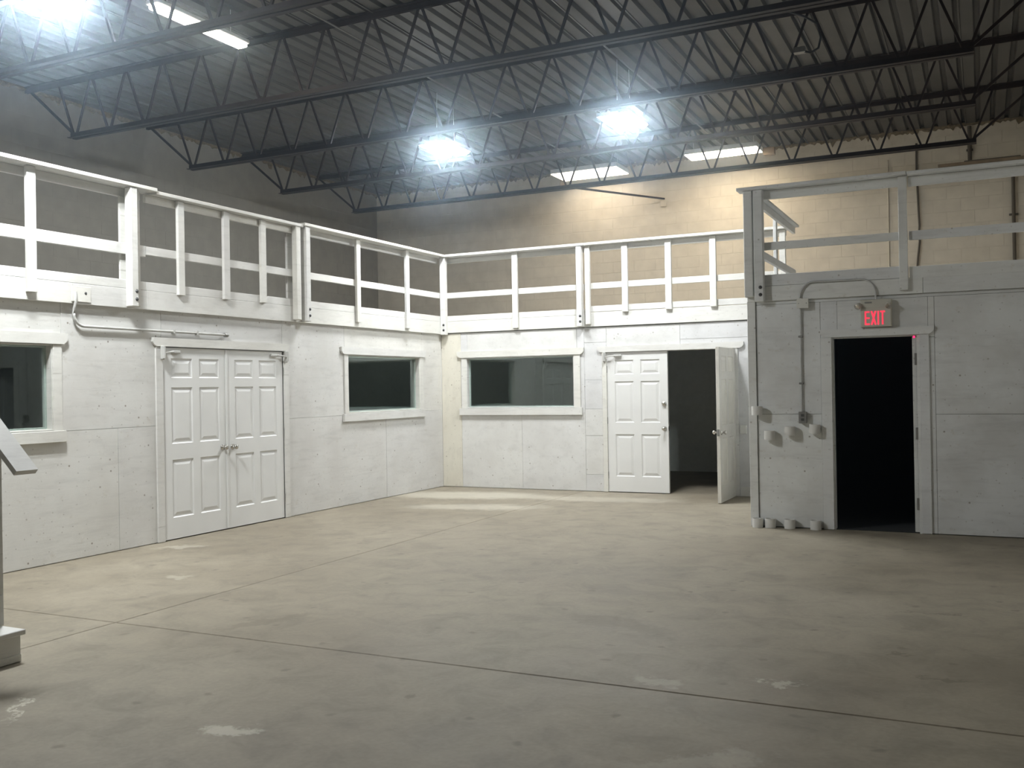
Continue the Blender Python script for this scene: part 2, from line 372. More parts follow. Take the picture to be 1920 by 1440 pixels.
# ---- block walls
bl, bh = 0.4064, 0.2032
def block_wall(name, label, axis, face, sign, u0, u1, vis, mat, mmat, g=0.003, jd=0.0022, thick=0.2):
    # axis: the axis the wall runs along; face: position of visible face; sign: outward direction of the face
    w = empty(name, (face,0,0) if axis == 'y' else (0,face,0), label, 'wall', kind='structure')
    def wr(mb):    # local (u, d, z) -> world, d measured from face into the wall
        return mb.map((lambda u,d,z: (face-sign*d, u, z)) if axis == 'y' else (lambda u,d,z: (u, face-sign*d, z)))
    part('backing', wr(MB().box(u0-0.1, u1+0.1, jd, thick, -0.05, ZC+0.05, 0)), mmat, w)
    cells = []
    nz = int(ZC/bh)+1
    for r in range(nz):
        z0 = r*bh; off = (r%2)*bl/2; u = u1-off+bl if off else u1
        while u > u0-bl:
            a0, a1 = max(u-bl, u0), min(u, u1); u -= bl
            if a1-a0 < 0.06: continue
            cells.append((a0, a1, z0, min(z0+bh, ZC+0.03)))
    full = [c for c in cells if abs(c[1]-c[0]-bl) < 1e-3 and vis(c)]
    full.sort(key=lambda c: rank(c, axis, face)); singles = set(full[:300])
    me = None; rest = MB()
    for c in cells:
        if c in singles:
            if me is None:
                me = wr(MB().box(-(bl/2-g), bl/2-g, 0, 0.08, -(bh/2-g), bh/2-g, 0.003)).mesh('block', mat, (face,0,0) if axis == 'y' else (0,face,0))
            uc = (c[0]+c[1])/2; zc = (c[2]+c[3])/2; d = random.uniform(-0.0006, 0.0006)
            loc = (face+d, uc, zc) if axis == 'y' else (uc, face+d, zc)
            inst('block', me, loc, w, (random.uniform(-.002,.002), random.uniform(-.002,.002), random.uniform(-.002,.002)))
        else:
            mb = MB().box(c[0]+g, c[1]-g, random.uniform(-.0006,.0006), 0.08, c[2]+g, c[3]-g, 0.003); rest.add(mb.v, mb.f)
    o = part('blockwork', wr(rest), mat, w); o['kind'] = 'stuff'
    return w
def rank(c, axis, face):
    uc = (c[0]+c[1])/2; zc = (c[2]+c[3])/2
    p = Vector((face, uc, zc)) if axis == 'y' else Vector((uc, face, zc))
    return (p-Vector((7.74,-13.43,1.56))).length
def vis_back(c):
    p = Vector((c[0], YW1, c[2])); return c[2] > 2.75 and c[0] < 8.4
wall_back = block_wall('wall_back', 'cream painted concrete block wall behind the mezzanine, warm lit', 'x', YW1, -1, XW0, XW1, vis_back, m_block, m_mortar)
wall_left = block_wall('wall_left', 'cream block wall, coloured grey as if dimly lit, above the white railing on the long side', 'y', XW0, 1, YW0, YW1, lambda c: c[2] > 2.7 and c[0] > -5.6, m_block_shaded, m_mortar_shaded, 0.0012, 0.001)
def shell(name, label, *b):
    o = part(name, MB().box(*b, 0), m_shell); tag(o, label, 'wall', kind='structure'); return o
shell('wall_right', 'plain dim end wall of the hall, outside the picture', XW1, XW1+0.2, YW0-0.2, YW1+0.2, 0, ZC+0.1)
shell('wall_front', 'plain dim wall behind the viewer', XW0-0.2, XW1+0.2, YW0-0.2, YW0, 0, ZC+0.1)
# ragged spray foam along the top of the block walls
def foam(parent, fn, n, L):
    mb = MB(); rows = 5; seg = n
    for i in range(seg+1):
        h = 0.025+0.04*random.random()+0.05*(random.random() > .9)
        for j in range(rows):
            a = j/(rows-1)*math.pi/2; jit = random.uniform(0.75, 1.25)
            d = 0.045*math.sin(a)*jit*1.0; z = ZC+0.01-h*math.cos(a)*jit
            mb.v.append(fn(i/seg*L, d, z))
    for i in range(seg):
        for j in range(rows-1): mb.f.append((i*rows+j, (i+1)*rows+j, (i+1)*rows+j+1, i*rows+j+1)); mb.sm.append(True)
    o = part('spray_foam', mb, m_foam, parent); o['kind'] = 'stuff'; o['label'] = 'ragged brown spray foam along the wall top'
foam(wall_back, lambda u,d,z: (XW0+u, YW1-d-0.003, z), 340, XW1-XW0)
foam(wall_left, lambda u,d,z: (XW0+d+0.003, YW0+u, z), 420, YW1-YW0)

# ---- mezzanine rooms
def rects_minus(r, holes):
    out = [r]
    for h in holes:
        nxt = []
        for (a0,a1,b0,b1) in out:
            c0,c1,d0,d1 = max(a0,h[0]), min(a1,h[1]), max(b0,h[2]), min(b1,h[3])
            if c0 >= c1-1e-6 or d0 >= d1-1e-6: nxt.append((a0,a1,b0,b1)); continue
            if d1 < b1-1e-6: nxt.append((a0,a1,d1,b1))
            if b0 < d0-1e-6: nxt.append((a0,a1,b0,d0))
            if a0 < c0-1e-6: nxt.append((a0,c0,d0,d1))
            if c1 < a1-1e-6: nxt.append((c1,a1,d0,d1))
        out = nxt
    return out
def clad_wall(name, label, wr, u0, u1, ztop, sheets, holes, mat, inner=None, T=0.115, origin=(0,0,0)):
    w = empty(name, origin, label, 'wall', kind='structure')
    core = MB()
    for r in rects_minus((u0,u1,0,ztop), holes): core.box(r[0], r[1], 0.014, T, r[2], r[3], 0)
    part('stud_wall', core.map(wr), inner or m_room, w)
    for s in sheets:
        g = 0.0015; rs = rects_minus((s[0]+g, s[1]-g, s[2]+g, s[3]-g), holes)
        if not rs: continue
        d = random.uniform(-0.0012, 0.0012); mb = MB()
        ch = 0.002 if len(rs) == 1 else 0
        for r in rs: mb.box(r[0], r[1], d, 0.0145, r[2], r[3], ch)
        part('panel', mb.map(wr), m_ply_c if s == (0,0.352,0.006,ZT) else mat, w)
    return w
ZT = 2.425
W1 = (-9.065, -7.205, 1.234, 2.03); W2 = (-2.555, -0.694, 1.245, 2.04); WB = (0.453, 2.275, 1.245, 2.03)
DL = (-5.87, -3.90, 0, 2.05); DB = (2.785, 4.625, 0, 2.05); DR = (6.324, 7.15, 0, 2.025)
wl = lambda u,d,z: (-d, u, z)
wb = lambda u,d,z: (u, d, z)
YR = -2.733
wr_ = lambda u,d,z: (u, YR+d, z)
def row(us, z0, z1): return [(us[i], us[i+1], z0, z1) for i in range(len(us)-1)]
sh = row([YW0, -13.9, -11.4, -8.95, -6.45, -4.0, -1.626, 0], 0.006, 1.22) + row([YW0, -13.0, -11.5, -9.1, -7.1, -5.87, -3.914, -2.62, -0.61, 0], 1.22, ZT)
clad_wall('wall_office_left', 'long white painted plywood wall with double doors and two windows', wl, YW0, 0.10, ZT, sh, [W1, W2, DL], m_ply_l)
sb = [(0,0.352,0.006,ZT), (0.352,1.40,0.006,1.16), (1.40,2.44,0.006,1.16), (0.352,0.47,1.16,ZT), (0.47,2.32,2.0,ZT), (2.25,2.44,1.16,2.0), (2.32,2.44,2.0,ZT),
      (2.44,2.79,0.006,0.25), (2.44,2.79,0.25,0.825), (2.44,2.79,0.825,1.22), (2.44,2.79,1.22,1.65), (2.44,2.79,1.65,2.20), (2.44,2.79,2.20,ZT), (2.79,3.9,2.02,ZT), (3.9,5.45,2.2,ZT), (3.9,4.7,2.02,2.2), (4.6,5.45,0.006,2.2)]
clad_wall('wall_office_back', 'white painted plywood wall under the far railing with one window', wb, -0.1, 5.45, ZT, sb, [WB, DB], m_ply_b)
srr = [(5.535,6.21,0.006,1.222), (5.535,6.21,1.222,2.41), (6.21,6.381,0.006,2.41), (6.381,7.26,2.0,2.41), (7.13,7.32,0.006,2.0), (7.26,7.32,2.0,2.41), (7.32,8.5,0.006,1.216), (7.32,8.5,1.216,2.41), (5.535,8.5,2.41,ZT+0.02)]
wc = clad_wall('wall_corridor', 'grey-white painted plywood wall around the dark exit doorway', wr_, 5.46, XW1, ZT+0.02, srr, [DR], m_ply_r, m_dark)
part('side_panel', MB().box(5.452, 5.466, YR+0.002, -0.002, 0.006, ZT), m_ply_r, wc)
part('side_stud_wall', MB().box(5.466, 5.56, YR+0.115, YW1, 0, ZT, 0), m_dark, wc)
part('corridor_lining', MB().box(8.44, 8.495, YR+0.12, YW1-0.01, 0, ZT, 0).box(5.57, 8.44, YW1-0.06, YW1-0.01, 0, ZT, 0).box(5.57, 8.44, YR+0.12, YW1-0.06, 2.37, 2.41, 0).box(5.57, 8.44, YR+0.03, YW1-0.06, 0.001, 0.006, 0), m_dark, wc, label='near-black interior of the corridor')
o = part('wall_divider_and_baffle', MB().box(XW0+0.09, -0.1, 0.0, 0.1, 0, ZT, 0).box(-0.1, 0.0, 0.115, YW1-0.1, 0, ZT, 0), m_room); tag(o, 'plain partition between the two dim offices, with an added leg that confines light', 'wall', kind='structure')  # leg along the office line is unseen, added to confine light in the back room
lin = MB().box(XW0+0.09, XW0+0.1, YW0, 0, 0, ZT, 0).box(XW0+0.1, 5.45, YW1-0.1, YW1-0.09, 0, ZT, 0)
o = part('wall_lining', lin, m_room); tag(o, 'plain grey lining inside the dim offices', 'wall', kind='structure')

ZM = 2.615
mz = empty('mezzanine_floor', (0,0,ZM), 'white-edged mezzanine deck carried on the plywood office walls', 'mezzanine', kind='structure')
part('deck', MB().box(XW0+0.085, 0.0, YW0, YW1-0.085, ZT+0.025, ZM-0.002, 0).box(0.0, 5.5, 0.012, YW1-0.085, ZT+0.025, ZM-0.002, 0).box(5.5, XW1-0.01, YR+0.02, YW1-0.085, ZT+0.03, ZM-0.002, 0), m_slab_e, mz)
fy = [YW0, -12.1, -9.7, -7.0, -6.1, -3.70, -0.0]
for i in range(6): part('fascia_board', MB().box(0.001, 0.05, fy[i]+0.001, fy[i+1]-(0.001 if i < 5 else 0.025), 2.42, ZM), m_wood, mz)
fx = [0.052, 2.47, 5.40]
for i in range(2): part('fascia_board', MB().box(fx[i]+0.001, fx[i+1]-0.001, -0.024, 0.011, 2.435, ZM+(0.0 if i == 0 else 0.03)), m_wood, mz)
part('fascia_board', MB().box(5.452, 7.22, -2.765, YR+0.018, 2.446, ZM-0.008), m_wood_r, mz)
part('fascia_board', MB().box(7.223, XW1-0.01, -2.762, YR+0.018, 2.446, ZM-0.012), m_wood_r, mz)

# trim: corner board of the corridor box, the strip at the inner corner
o = part('trim_1', MB().box(5.446, 5.533, -2.754, YR-0.001, 0.004, 2.455), m_wood_r); tag(o, 'vertical white corner board at the outer edge of the corridor wall', 'trim', kind='structure')

# ---- roof joists
def joist_meshes():
    d = {}
    def L(mb, y, z, s, up):   # one angle iron along x from 0..len
        return mb
    return d
XJ0 = -2.72; NP = 17; DXJ = 0.6106; ZB0, ZB1, ZTT = 4.865, 4.935, ZC-0.004
def angle_pair(x0, x1, z, up):
    mb = MB(); t = 0.006; w = 0.058; g = 0.012
    for s in (-1, 1):
        ya, yb = s*g, s*(g+w)
        if up:      # horizontal flange at the bottom, vertical legs up
            mb.box(x0, x1, ya, yb, z, z+t, 0.001); mb.box(x0, x1, ya, ya+s*t, z+t, z+w+0.012, 0.001)
        else:
            mb.box(x0, x1, ya, yb, z-t, z, 0.001); mb.box(x0, x1, ya, ya+s*t, z-t-w, z-t, 0.001)
    return mb
bot_me = angle_pair(-(DXJ*NP+0.14)/2, (DXJ*NP+0.14)/2, 0, True).mesh('bottom_chord', m_joist, (0,0,0))
XS0, XS1 = XW0-0.02, XW1+0.02
top_me = angle_pair(-(XS1-XS0)/2, (XS1-XS0)/2, 0, False).mesh('top_chord', m_joist, (0,0,0))
hz = ZTT-0.05-ZB0-0.03
web_a = MB().bar((-DXJ/4+0.02, 0, -hz/2), (DXJ/4-0.02, 0, hz/2), 0.026, 0.022).mesh('web', m_joist, (0,0,0))
web_b = MB().bar((DXJ/4-0.02, 0, -hz/2), (-DXJ/4+0.02, 0, hz/2), 0.026, 0.022).mesh('web', m_joist, (0,0,0))
web_e = MB().bar((-0.42, 0, hz/2), (0.42, 0, -hz/2), 0.032, 0.022).mesh('end_web', m_joist, (0,0,0))
web_f = MB().bar((0.42, 0, hz/2), (-0.42, 0, -hz/2), 0.032, 0.022).mesh('end_web', m_joist, (0,0,0))
JL = ['dark steel open-web roof joist nearest the warm lit back wall', 'second open-web roof joist out from the back wall', 'third open-web roof joist, in front of the two lit high bays',
      'fourth joist, with a reddish lower chord crossing the upper left', 'fifth joist, crossing the top edge beside the warm strip lamp', 'sixth joist, above and just outside the top of the view']
for i in range(6):
    y = 1.63-2.08*i
    j = empty('roof_joist', (2.47, y, ZB0), JL[i], 'roof joist', 'open-web roof joists')
    xc = XJ0+DXJ*NP/2
    inst('bottom_chord', bot_me, (xc, y, ZB0), j); inst('top_chord', top_me, ((XS0+XS1)/2, y, ZTT), j)
    zc = ZB0+0.03+hz/2
    for k in range(NP+1):
        xb = XJ0+DXJ*k
        inst('web', web_b, (xb-DXJ/4, y, zc), j); inst('web', web_a, (xb+DXJ/4, y, zc), j)
    inst('end_web', web_e, (XJ0-0.42+0.01, y, zc), j); inst('end_web', web_f, (XJ0+DXJ*NP+0.42-0.01, y, zc), j)

# ================================================================== DOORS AND WINDOWS
def door_leaf_parts(parent, fn, w, mat, h=2.03, z0=0.012, t=0.044):
    # local: x from hinge 0..w, d depth from the front face, z ; fn -> world
    st, ms = 0.118, 0.105
    pwid = (w-2*st-ms)/2
    rows = [(0.235, 0.85), (1.02, 1.62), (1.72, 1.93)]
    fr = MB()
    for a, b in ((0, st), (st+pwid, st+pwid+ms), (w-st, w)): fr.box(a, b, 0, t, z0, z0+h, 0.0)
    zs = [z0] + [v for r in rows for v in r] + [z0+h]
    for k in range(0, len(zs), 2):
        for a in (st, st+pwid+ms): fr.box(a, a+pwid, 0, t, zs[k], zs[k+1], 0.0)
    leaf = part('door_leaf', fr.map(fn), mat, parent)
    for a in (st, st+pwid+ms):
        for (r0, r1) in rows:
            p = MB(); x0, x1 = a, a+pwid
            for side in (0, 1):
                dd = (lambda v: v) if side == 0 else (lambda v: t-v)
                lv = [(0.0, 0.0), (0.010, 0.011), (0.024, 0.011), (0.056, 0.003)]
                vs = []
                for ins, dep in lv: vs += [(x0+ins, dd(dep), r0+ins), (x1-ins, dd(dep), r0+ins), (x1-ins, dd(dep), r1-ins), (x0+ins, dd(dep), r1-ins)]
                fs = []
                for q in range(3):
                    for e in range(4): fs.append((q*4+e, q*4+(e+1)%4, q*4+4+(e+1)%4, q*4+4+e))
                fs.append((12,13,14,15)); p.add(vs, fs)
            part('door_panel', p.map(fn), mat, leaf)
    return leaf
KNOB = [(0.0,0.0),(0.033,0.0),(0.033,0.006),(0.014,0.012),(0.012,0.034),(0.022,0.040),(0.029,0.052),(0.027,0.064),(0.015,0.071),(0.0,0.072)]
def knob(parent, p, out, name='door_knob', mat=None, prof=KNOB, s=1.0):
    o_ = Vector(out).normalized(); a = o_.orthogonal().normalized(); b = o_.cross(a); P = Vector(p)
    mb = MB().lathe([(r*s,h*s) for r,h in prof], 14, lambda x,y,h: P+a*x+b*y+o_*h)
    return part(name, mb, mat or m_chrome, parent)
def eared(u0, u1, z0, z1, e=0.05): return [(u0,z1),(u0,z0+e*0.9),(u0+e*0.35,z0+e*0.4),(u0+e,z0),(u1-e,z0),(u1-e*0.35,z0+e*0.4),(u1,z0+e*0.9),(u1,z1)]
def board(parent, name, fn, u0, u1, d0, d1, z0, z1, mat): return part(name, MB().box(u0,u1,d0,d1,z0,z1).map(fn), mat, parent)
def header(parent, fn, u0, u1, z0, z1, d, mat, e=0.05):
    mb = MB(); pts = eared(u0,u1,z0,z1,e); mb.prism(pts, 1, -d, -0.0005)      # (u, d, z)
    return part('header', mb.map(fn), mat, parent)
def hinge(parent, fn, u, z, d=-0.004):
    P = [Vector(fn(u, d, z-0.05)), Vector(fn(u, d, z+0.05))]
    return part('hinge', MB().tube(P, 0.0085, 8), m_zinc, parent)
def closer(parent, fn, u, z, sgn):
    # little spring-arm door holder at the top hinge corner
    mb = MB().box(u-0.022, u+0.022, -0.052, -0.021, z-0.075, z+0.075, 0.01)
    mb.tube([(u, -0.06, z-0.06), (u, -0.06, z+0.06)], 0.016, 10)
    mb.tube([(u+sgn*0.02, -0.055, z-0.005), (u+sgn*0.10, -0.050, z+0.008), (u+sgn*0.16, -0.03, z+0.012)], 0.009, 8)
    mb.box(u+sgn*0.14, u+sgn*0.26, -0.035, -0.001, z-0.004, z+0.026, 0.006)
    return part('door_closer', mb.map(fn), m_pipe_w, parent)

# double door in the left wall
d1 = empty('door_1', (0,-4.88,0), 'closed white six-panel double door in the long left wall', 'door', kind='structure')
header(d1, wl, -6.01, -3.815, 2.052, 2.142, 0.032, m_wood)
board(d1, 'side_casing', wl, -5.962, -5.865, -0.022, -0.0005, 0.004, 2.051, m_wood); board(d1, 'side_casing', wl, -3.905, -3.818, -0.022, -0.0005, 0.004, 2.051, m_wood)
part('jamb', MB().box(-5.869,-5.858,0.0,0.11,0.0,2.049,0).box(-3.912,-3.901,0.0,0.11,0,2.049,0).box(-5.858,-3.912,0.0,0.11,2.043,2.049,0).box(-5.858,-3.912,0.046,0.06,0.001,2.043,0).map(wl), m_bolt, d1)
lf = door_leaf_parts(d1, lambda x,d,z: (-0.002-d+0.004, -5.855+x, z), 0.952, m_door)
for z in (0.25, 1.05, 1.80): hinge(lf, wl, -5.862, z)
closer(lf, wl, -5.885, 1.985, 1)
knob(lf, (0.002,-4.975,0.936), (1,0,0)); part('latch_plate', MB().box(0.0,0.004,-4.925,-4.897,0.90,0.97), m_zinc, lf)
part('astragal', MB().box(0.003,0.012,-4.925,-4.889,0.014,2.04), m_door, lf)
rf = door_leaf_parts(d1, lambda x,d,z: (-0.002-d+0.004, -3.918-x, z), 0.966, m_door)
for z in (0.25, 1.05, 1.80): hinge(rf, wl, -3.912, z)
closer(rf, wl, -3.885, 1.985, -1)
knob(rf, (0.002,-4.815,0.933), (1,0,0))

# double door in the back wall, one leaf open
d2 = empty('door_2', (3.7,0,0), 'white six-panel double door in the far wall, one leaf standing open', 'door', kind='structure')
header(d2, wb, 2.655, 4.80, 2.052, 2.137, 0.032, m_wood)
board(d2, 'side_casing', wb, 2.722, 2.792, -0.022, -0.0005, 0.004, 2.051, m_wood); board(d2, 'side_casing', wb, 4.632, 4.717, -0.022, -0.0005, 0.004, 2.051, m_wood)
part('jamb', MB().box(2.784,2.790,0.0,0.11,0,2.049,0).box(4.622,4.628,0,0.11,0,2.049,0).box(2.79,4.622,0,0.11,2.046,2.052,0).map(wb), m_wood, d2)
lf = door_leaf_parts(d2, lambda x,d,z: (2.795+x, -0.004+d, z), 0.914, m_door)
for z in (0.25, 1.05, 1.80): hinge(lf, wb, 2.79, z)
closer(lf, wb, 2.765, 1.985, 1)
knob(lf, (3.655,-0.004,0.935), (0,-1,0))
knob(lf, (3.652,-0.004,1.29), (0,-1,0), 'deadbolt', None, [(0,0),(0.032,0),(0.032,0.02),(0.026,0.028),(0,0.03)])
part('strike_plate', MB().box(3.707,3.7115,0.005,0.035,0.90,0.97), m_bolt, lf)
rf = door_leaf_parts(d2, lambda x,d,z: (4.676-d, -0.022-x, z), 0.905, m_door_old, h=2.028)
rf['label'] = 'open leaf seen on edge, scuffed cream paint'
for z in (0.25, 1.05, 1.80): hinge(rf, lambda u,d,z: (4.682, -0.012, z), 0, z)
knob(rf, (4.676,-0.855,0.925), (1,0,0)); knob(rf, (4.632,-0.855,0.925), (-1,0,0)); part('latch_plate', MB().box(4.638,4.670,-0.931,-0.926,0.88,0.97), m_zinc, rf)

# exit doorway in the corridor wall, leaf swung inwards
d3 = empty('door_3', (6.74,YR,0), 'exit doorway with white casing and near-black interior', 'door', kind='structure')
header(d3, wr_, 6.205, 7.318, 2.03, 2.112, 0.026, m_wood_r)
board(d3, 'side_casing', wr_, 6.212, 6.322, -0.02, -0.0005, 0.004, 2.029, m_wood_r); board(d3, 'side_casing', wr_, 7.178, 7.268, -0.02, -0.0005, 0.004, 2.029, m_wood_r)
part('jamb', MB().box(6.323,6.334,0,0.11,0,2.024,0).box(7.152,7.177,-0.008,0.11,0,2.024,0).box(6.334,7.152,0.0,0.11,2.016,2.024,0).map(wr_), m_wood_r, d3)
lf = door_leaf_parts(d3, lambda x,d,z: (7.150-d, YR+0.03+x, z), 0.81, m_wood_r, h=1.995)
for z in (0.3, 1.02, 1.78): part('hinge', MB().box(7.128,7.158,YR-0.006,YR+0.03,z-0.06,z+0.06,0.002), m_zinc, lf)

# windows
def window(n, fn, o, label, ears, wood=None):
    u0,u1,z0,z1 = o; wood = wood or m_wood
    w = empty('window_%d' % n, fn((u0+u1)/2, 0, z0), label, 'window', kind='structure')
    header(w, fn, u0-0.158, u1+0.162, z1+0.004, z1+0.105, 0.032, wood)
    board(w, 'side_casing', fn, u0-0.085, u0-0.0005, -0.02, -0.0005, z0-0.004, z1+0.003, wood); board(w, 'side_casing', fn, u1+0.0005, u1+0.10, -0.02, -0.0005, z0-0.004, z1+0.003, wood)
    board(w, 'sill', fn, u0-0.125, u1+0.125, -0.036, -0.0005, z0-0.112, z0-0.005, wood)
    fr = MB()
    for b in ((u0, u0+0.012, z0, z1), (u1-0.012, u1, z0, z1), (u0+0.012, u1-0.012, z0, z0+0.012), (u0+0.012, u1-0.012, z1-0.012, z1)): fr.box(b[0], b[1], -0.012, 0.114, b[2], b[3], 0.001)
    for b in ((u0+0.012, u0+0.03, z0+0.012, z1-0.012), (u1-0.03, u1-0.012, z0+0.012, z1-0.012), (u0+0.03, u1-0.03, z0+0.012, z0+0.03), (u0+0.03, u1-0.03, z1-0.03, z1-0.012)): fr.box(b[0], b[1], 0.062, 0.08, b[2], b[3], 0.001)
    part('frame', fr.map(fn), wood, w)
    part('pane', MB().box(u0+0.013, u1-0.013, 0.055, 0.061, z0+0.013, z1-0.013, 0).map(fn), m_glass, w)
window(1, wl, W1, 'dark window beside the stair, cut off at the picture edge', 0)
window(2, wl, W2, 'dark window between the closed double door and the inner corner', 0)
window(3, wb, WB, 'wide dark window in the far wall reflecting the white doors', 0)

# ================================================================== RAILINGS
# local (u along the rail, d outwards from the fascia line, z)
fL = lambda u,d,z: (0.05+d, u, z)
fB = lambda u,d,z: (u, -0.025-d, z)
fR = lambda u,d,z: (u, -2.766-d, z)
fS = lambda u,d,z: (5.452-d, u, z)
def rail_section(label, fn, u0, u1, mat, posts=(), bals=(), recessed=True, zb=(2.617,2.704), zm=(2.983,3.07), zt=(3.545,3.628), cap=(-0.115,0.105), capz=(3.628,3.666), capu=None, group='white guard railings of the mezzanine', stubs=()):
    r = empty('guard_railing', fn((u0+u1)/2, 0, ZM), label, 'railing', group)
    cu = capu or (u0, u1)
    P = lambda name, mb, lab=None: part(name, mb.map(fn), mat, r, label=lab)
    P('cap_rail', MB().box(cu[0]+0.001, cu[1]-0.001, cap[0], cap[1], capz[0], capz[1], 0.005))
    td = (-0.105,-0.067) if recessed else (-0.04,-0.002)
    P('top_rail', MB().box(u0+0.003, u1-0.003, td[0], td[1], zt[0], zt[1]-0.001))
    P('mid_rail', MB().box(u0+0.003, u1-0.003, -0.04, -0.002, zm[0], zm[1]))
    P('bottom_rail', MB().box(u0+0.003, u1-0.003, -0.04, -0.002, zb[0], zb[1]))
    for (a, b, z0) in bals: P('baluster', MB().box(a, b, 0.0005, 0.039, z0, capz[0]-0.004))
    for (a, b, z0, dep, bolts) in posts:
        m = MB(); pts = [(a,capz[0]-0.001),(a,z0),(b,z0),(b,capz[0]-0.001)]
        P('post', MB().box(a, b, 0.0005, dep, z0, capz[0]-0.001, 0.007))
        if bolts:
            for zz in (z0+0.075, z0+0.155):
                c = fn((a+b)/2+0.016, dep, zz); o = Vector(fn(0,1,0))-Vector(fn(0,0,0))
                knob(r, c, o, 'bolt', m_bolt, [(0.0,0.0005),(0.019,0.0005),(0.019,0.003),(0.011,0.004),(0.011,0.011),(0.0,0.012)])
    for (a, b, z0, z1, d0, d1) in stubs: P('inner_post', MB().box(a, b, d0, d1, z0, z1, 0.006))
    return r
rail_section('white railing section over the stair-side window, cut by the picture edge', fL, -9.42, -6.10, m_rail,
    posts=[(-6.372,-6.285,2.432,0.09,True)], bals=[(-8.75,-8.66,2.49), (-7.503,-7.411,2.49)], recessed=True, capu=(-9.44,-6.03), zm=(2.96,3.072), stubs=[(-6.40,-6.31,2.70,3.545,-0.064,-0.041)])
rail_section('white railing section of three short balusters above the closed double door', fL, -6.10, -3.64, m_rail,
    posts=[(-6.255,-6.215,2.44,0.045,False), (-3.762,-3.672,2.445,0.075,False)], bals=[(-5.69,-5.60,2.60),(-5.00,-4.905,2.607),(-4.372,-4.282,2.615)],
    recessed=False, capu=(-6.03,-3.625), capz=(3.606,3.644), zt=(3.525,3.605), cap=(-0.10,0.085), stubs=[(-3.80,-3.70,2.70,3.52,-0.075,-0.041)])
rail_section('white railing section between the closed double door and the inner corner', fL, -3.625, -0.05, m_rail,
    posts=[(-3.588,-3.498,2.432,0.09,True)], bals=[(-2.42,-2.33,2.487),(-1.155,-1.065,2.462)], recessed=True, capu=(-3.625,0.0))
rail_section('white railing section above the wide far window, from the inner corner', fB, 0.045, 2.47, m_rail,
    posts=[(0.052,0.142,2.405,0.09,True),(2.372,2.455,2.44,0.09,True)], bals=[(1.297,1.387,2.464)], recessed=True, capu=(0.155,2.50))
rail_section('white railing section above the far open door', fB, 2.48, 5.40, m_rail,
    posts=[(2.495,2.572,2.467,0.05,False),(5.31,5.395,2.65,0.04,False)], bals=[(3.065,3.154,2.628),(3.715,3.805,2.632),(4.355,4.445,2.638)], recessed=False,
    zb=(2.652,2.738), zm=(2.99,3.078), capu=(2.505,5.43))
rail_section('grey-looking railing section above the exit doorway', fR, 5.45, 7.09, m_wood_r,
    posts=[(5.440,5.535,2.495,0.085,False),(5.547,5.647,2.437,0.09,True)], bals=[(7.003,7.086,2.482)], recessed=False, zb=(2.610,2.732), zm=(3.0,3.083), zt=(3.548,3.645), capz=(3.646,3.68), cap=(-0.07,0.115), capu=(5.372,7.09))
rail_section('grey-looking railing section at the far right of the mezzanine', fR, 7.095, 8.485, m_wood_r,
    bals=[(8.22,8.31,2.482)], recessed=False, zb=(2.60,2.722), zm=(2.992,3.085), zt=(3.54,3.638), capz=(3.639,3.673), cap=(-0.07,0.115), capu=(7.095,8.49))
rail_section('short return railing running back from the corridor corner post', fS, -2.69, 0.14, m_wood_r,
    bals=[(-1.98,-1.89,2.46),(-1.02,-0.93,2.46)], recessed=False, zb=(2.617,2.705), zm=(3.0,3.09), zt=(3.58,3.668), capz=(3.669,3.70), cap=(-0.09,0.045), capu=(-2.66,0.16))
bd = part('loose_board', MB().box(7.385, 8.44, -2.87, -2.79, 3.675, 3.708), m_raw); tag(bd, 'unpainted brown board lying on the cap of the far right railing', 'board')
bd = part('loose_board', MB().box(7.62, 8.12, -2.786, -2.735, 3.6755, 3.735), m_pipe_d); tag(bd, 'short dark offcut lying behind the brown board on the railing', 'board')

# ================================================================== STAIR
st = empty('staircase', (1.3, -10.05, 0), 'white painted wooden stair rising to the mezzanine at the left edge', 'stairs')
nr = 14; rise = ZM/nr; run = 0.2; xs0 = 2.648; ya, yb = -10.55, -9.55
for k in range(nr-1):
    x1 = xs0-run*k
    part('riser', MB().box(x1-0.02, x1-0.012 if k else x1-0.012, ya+0.01, yb-0.012, rise*k+0.002, rise*(k+1)-0.034, 0.002), m_rail, st)
    part('tread', MB().box(x1-run-0.015, x1+0.004-0.03*0, ya, yb+0.012, rise*(k+1)-0.032, rise*(k+1)-0.001, 0.004), m_rail, st)
def stringer(y0, y1):
    pts = [(xs0-0.02, 0.002), (xs0-0.02, rise-0.034)]
    for k in range(1, nr-1): pts += [(xs0-run*k-0.02, rise*k-0.034), (xs0-run*k-0.02, rise*(k+1)-0.034)]
    pts += [(0.06, rise*(nr-1)-0.034), (0.06, rise*(nr-1)-0.40), (xs0-0.45, 0.002)]
    return MB().prism(pts, 1, y0, y1)
for y0 in (ya+0.012, yb-0.05): part('stringer', stringer(y0, y0+0.038), m_rail, st)
part('kick_board', MB().box(xs0-0.011, xs0-0.003, ya+0.012, yb-0.014, 0.003, 0.045), m_rail, st)
sl = rise/run
for (xp, z0) in ((2.395, rise), (1.195, rise*7), (0.20, rise*12)):
    part('newel_post', MB().prism([(xp-0.044,z0),(xp+0.044,z0),(xp+0.044,1.125-0.045+(2.75-xp-0.044)*sl*0.985),(xp-0.044,1.125-0.045+(2.75-xp+0.044)*sl*0.985)], 1, -9.612, -9.524), m_rail, st)
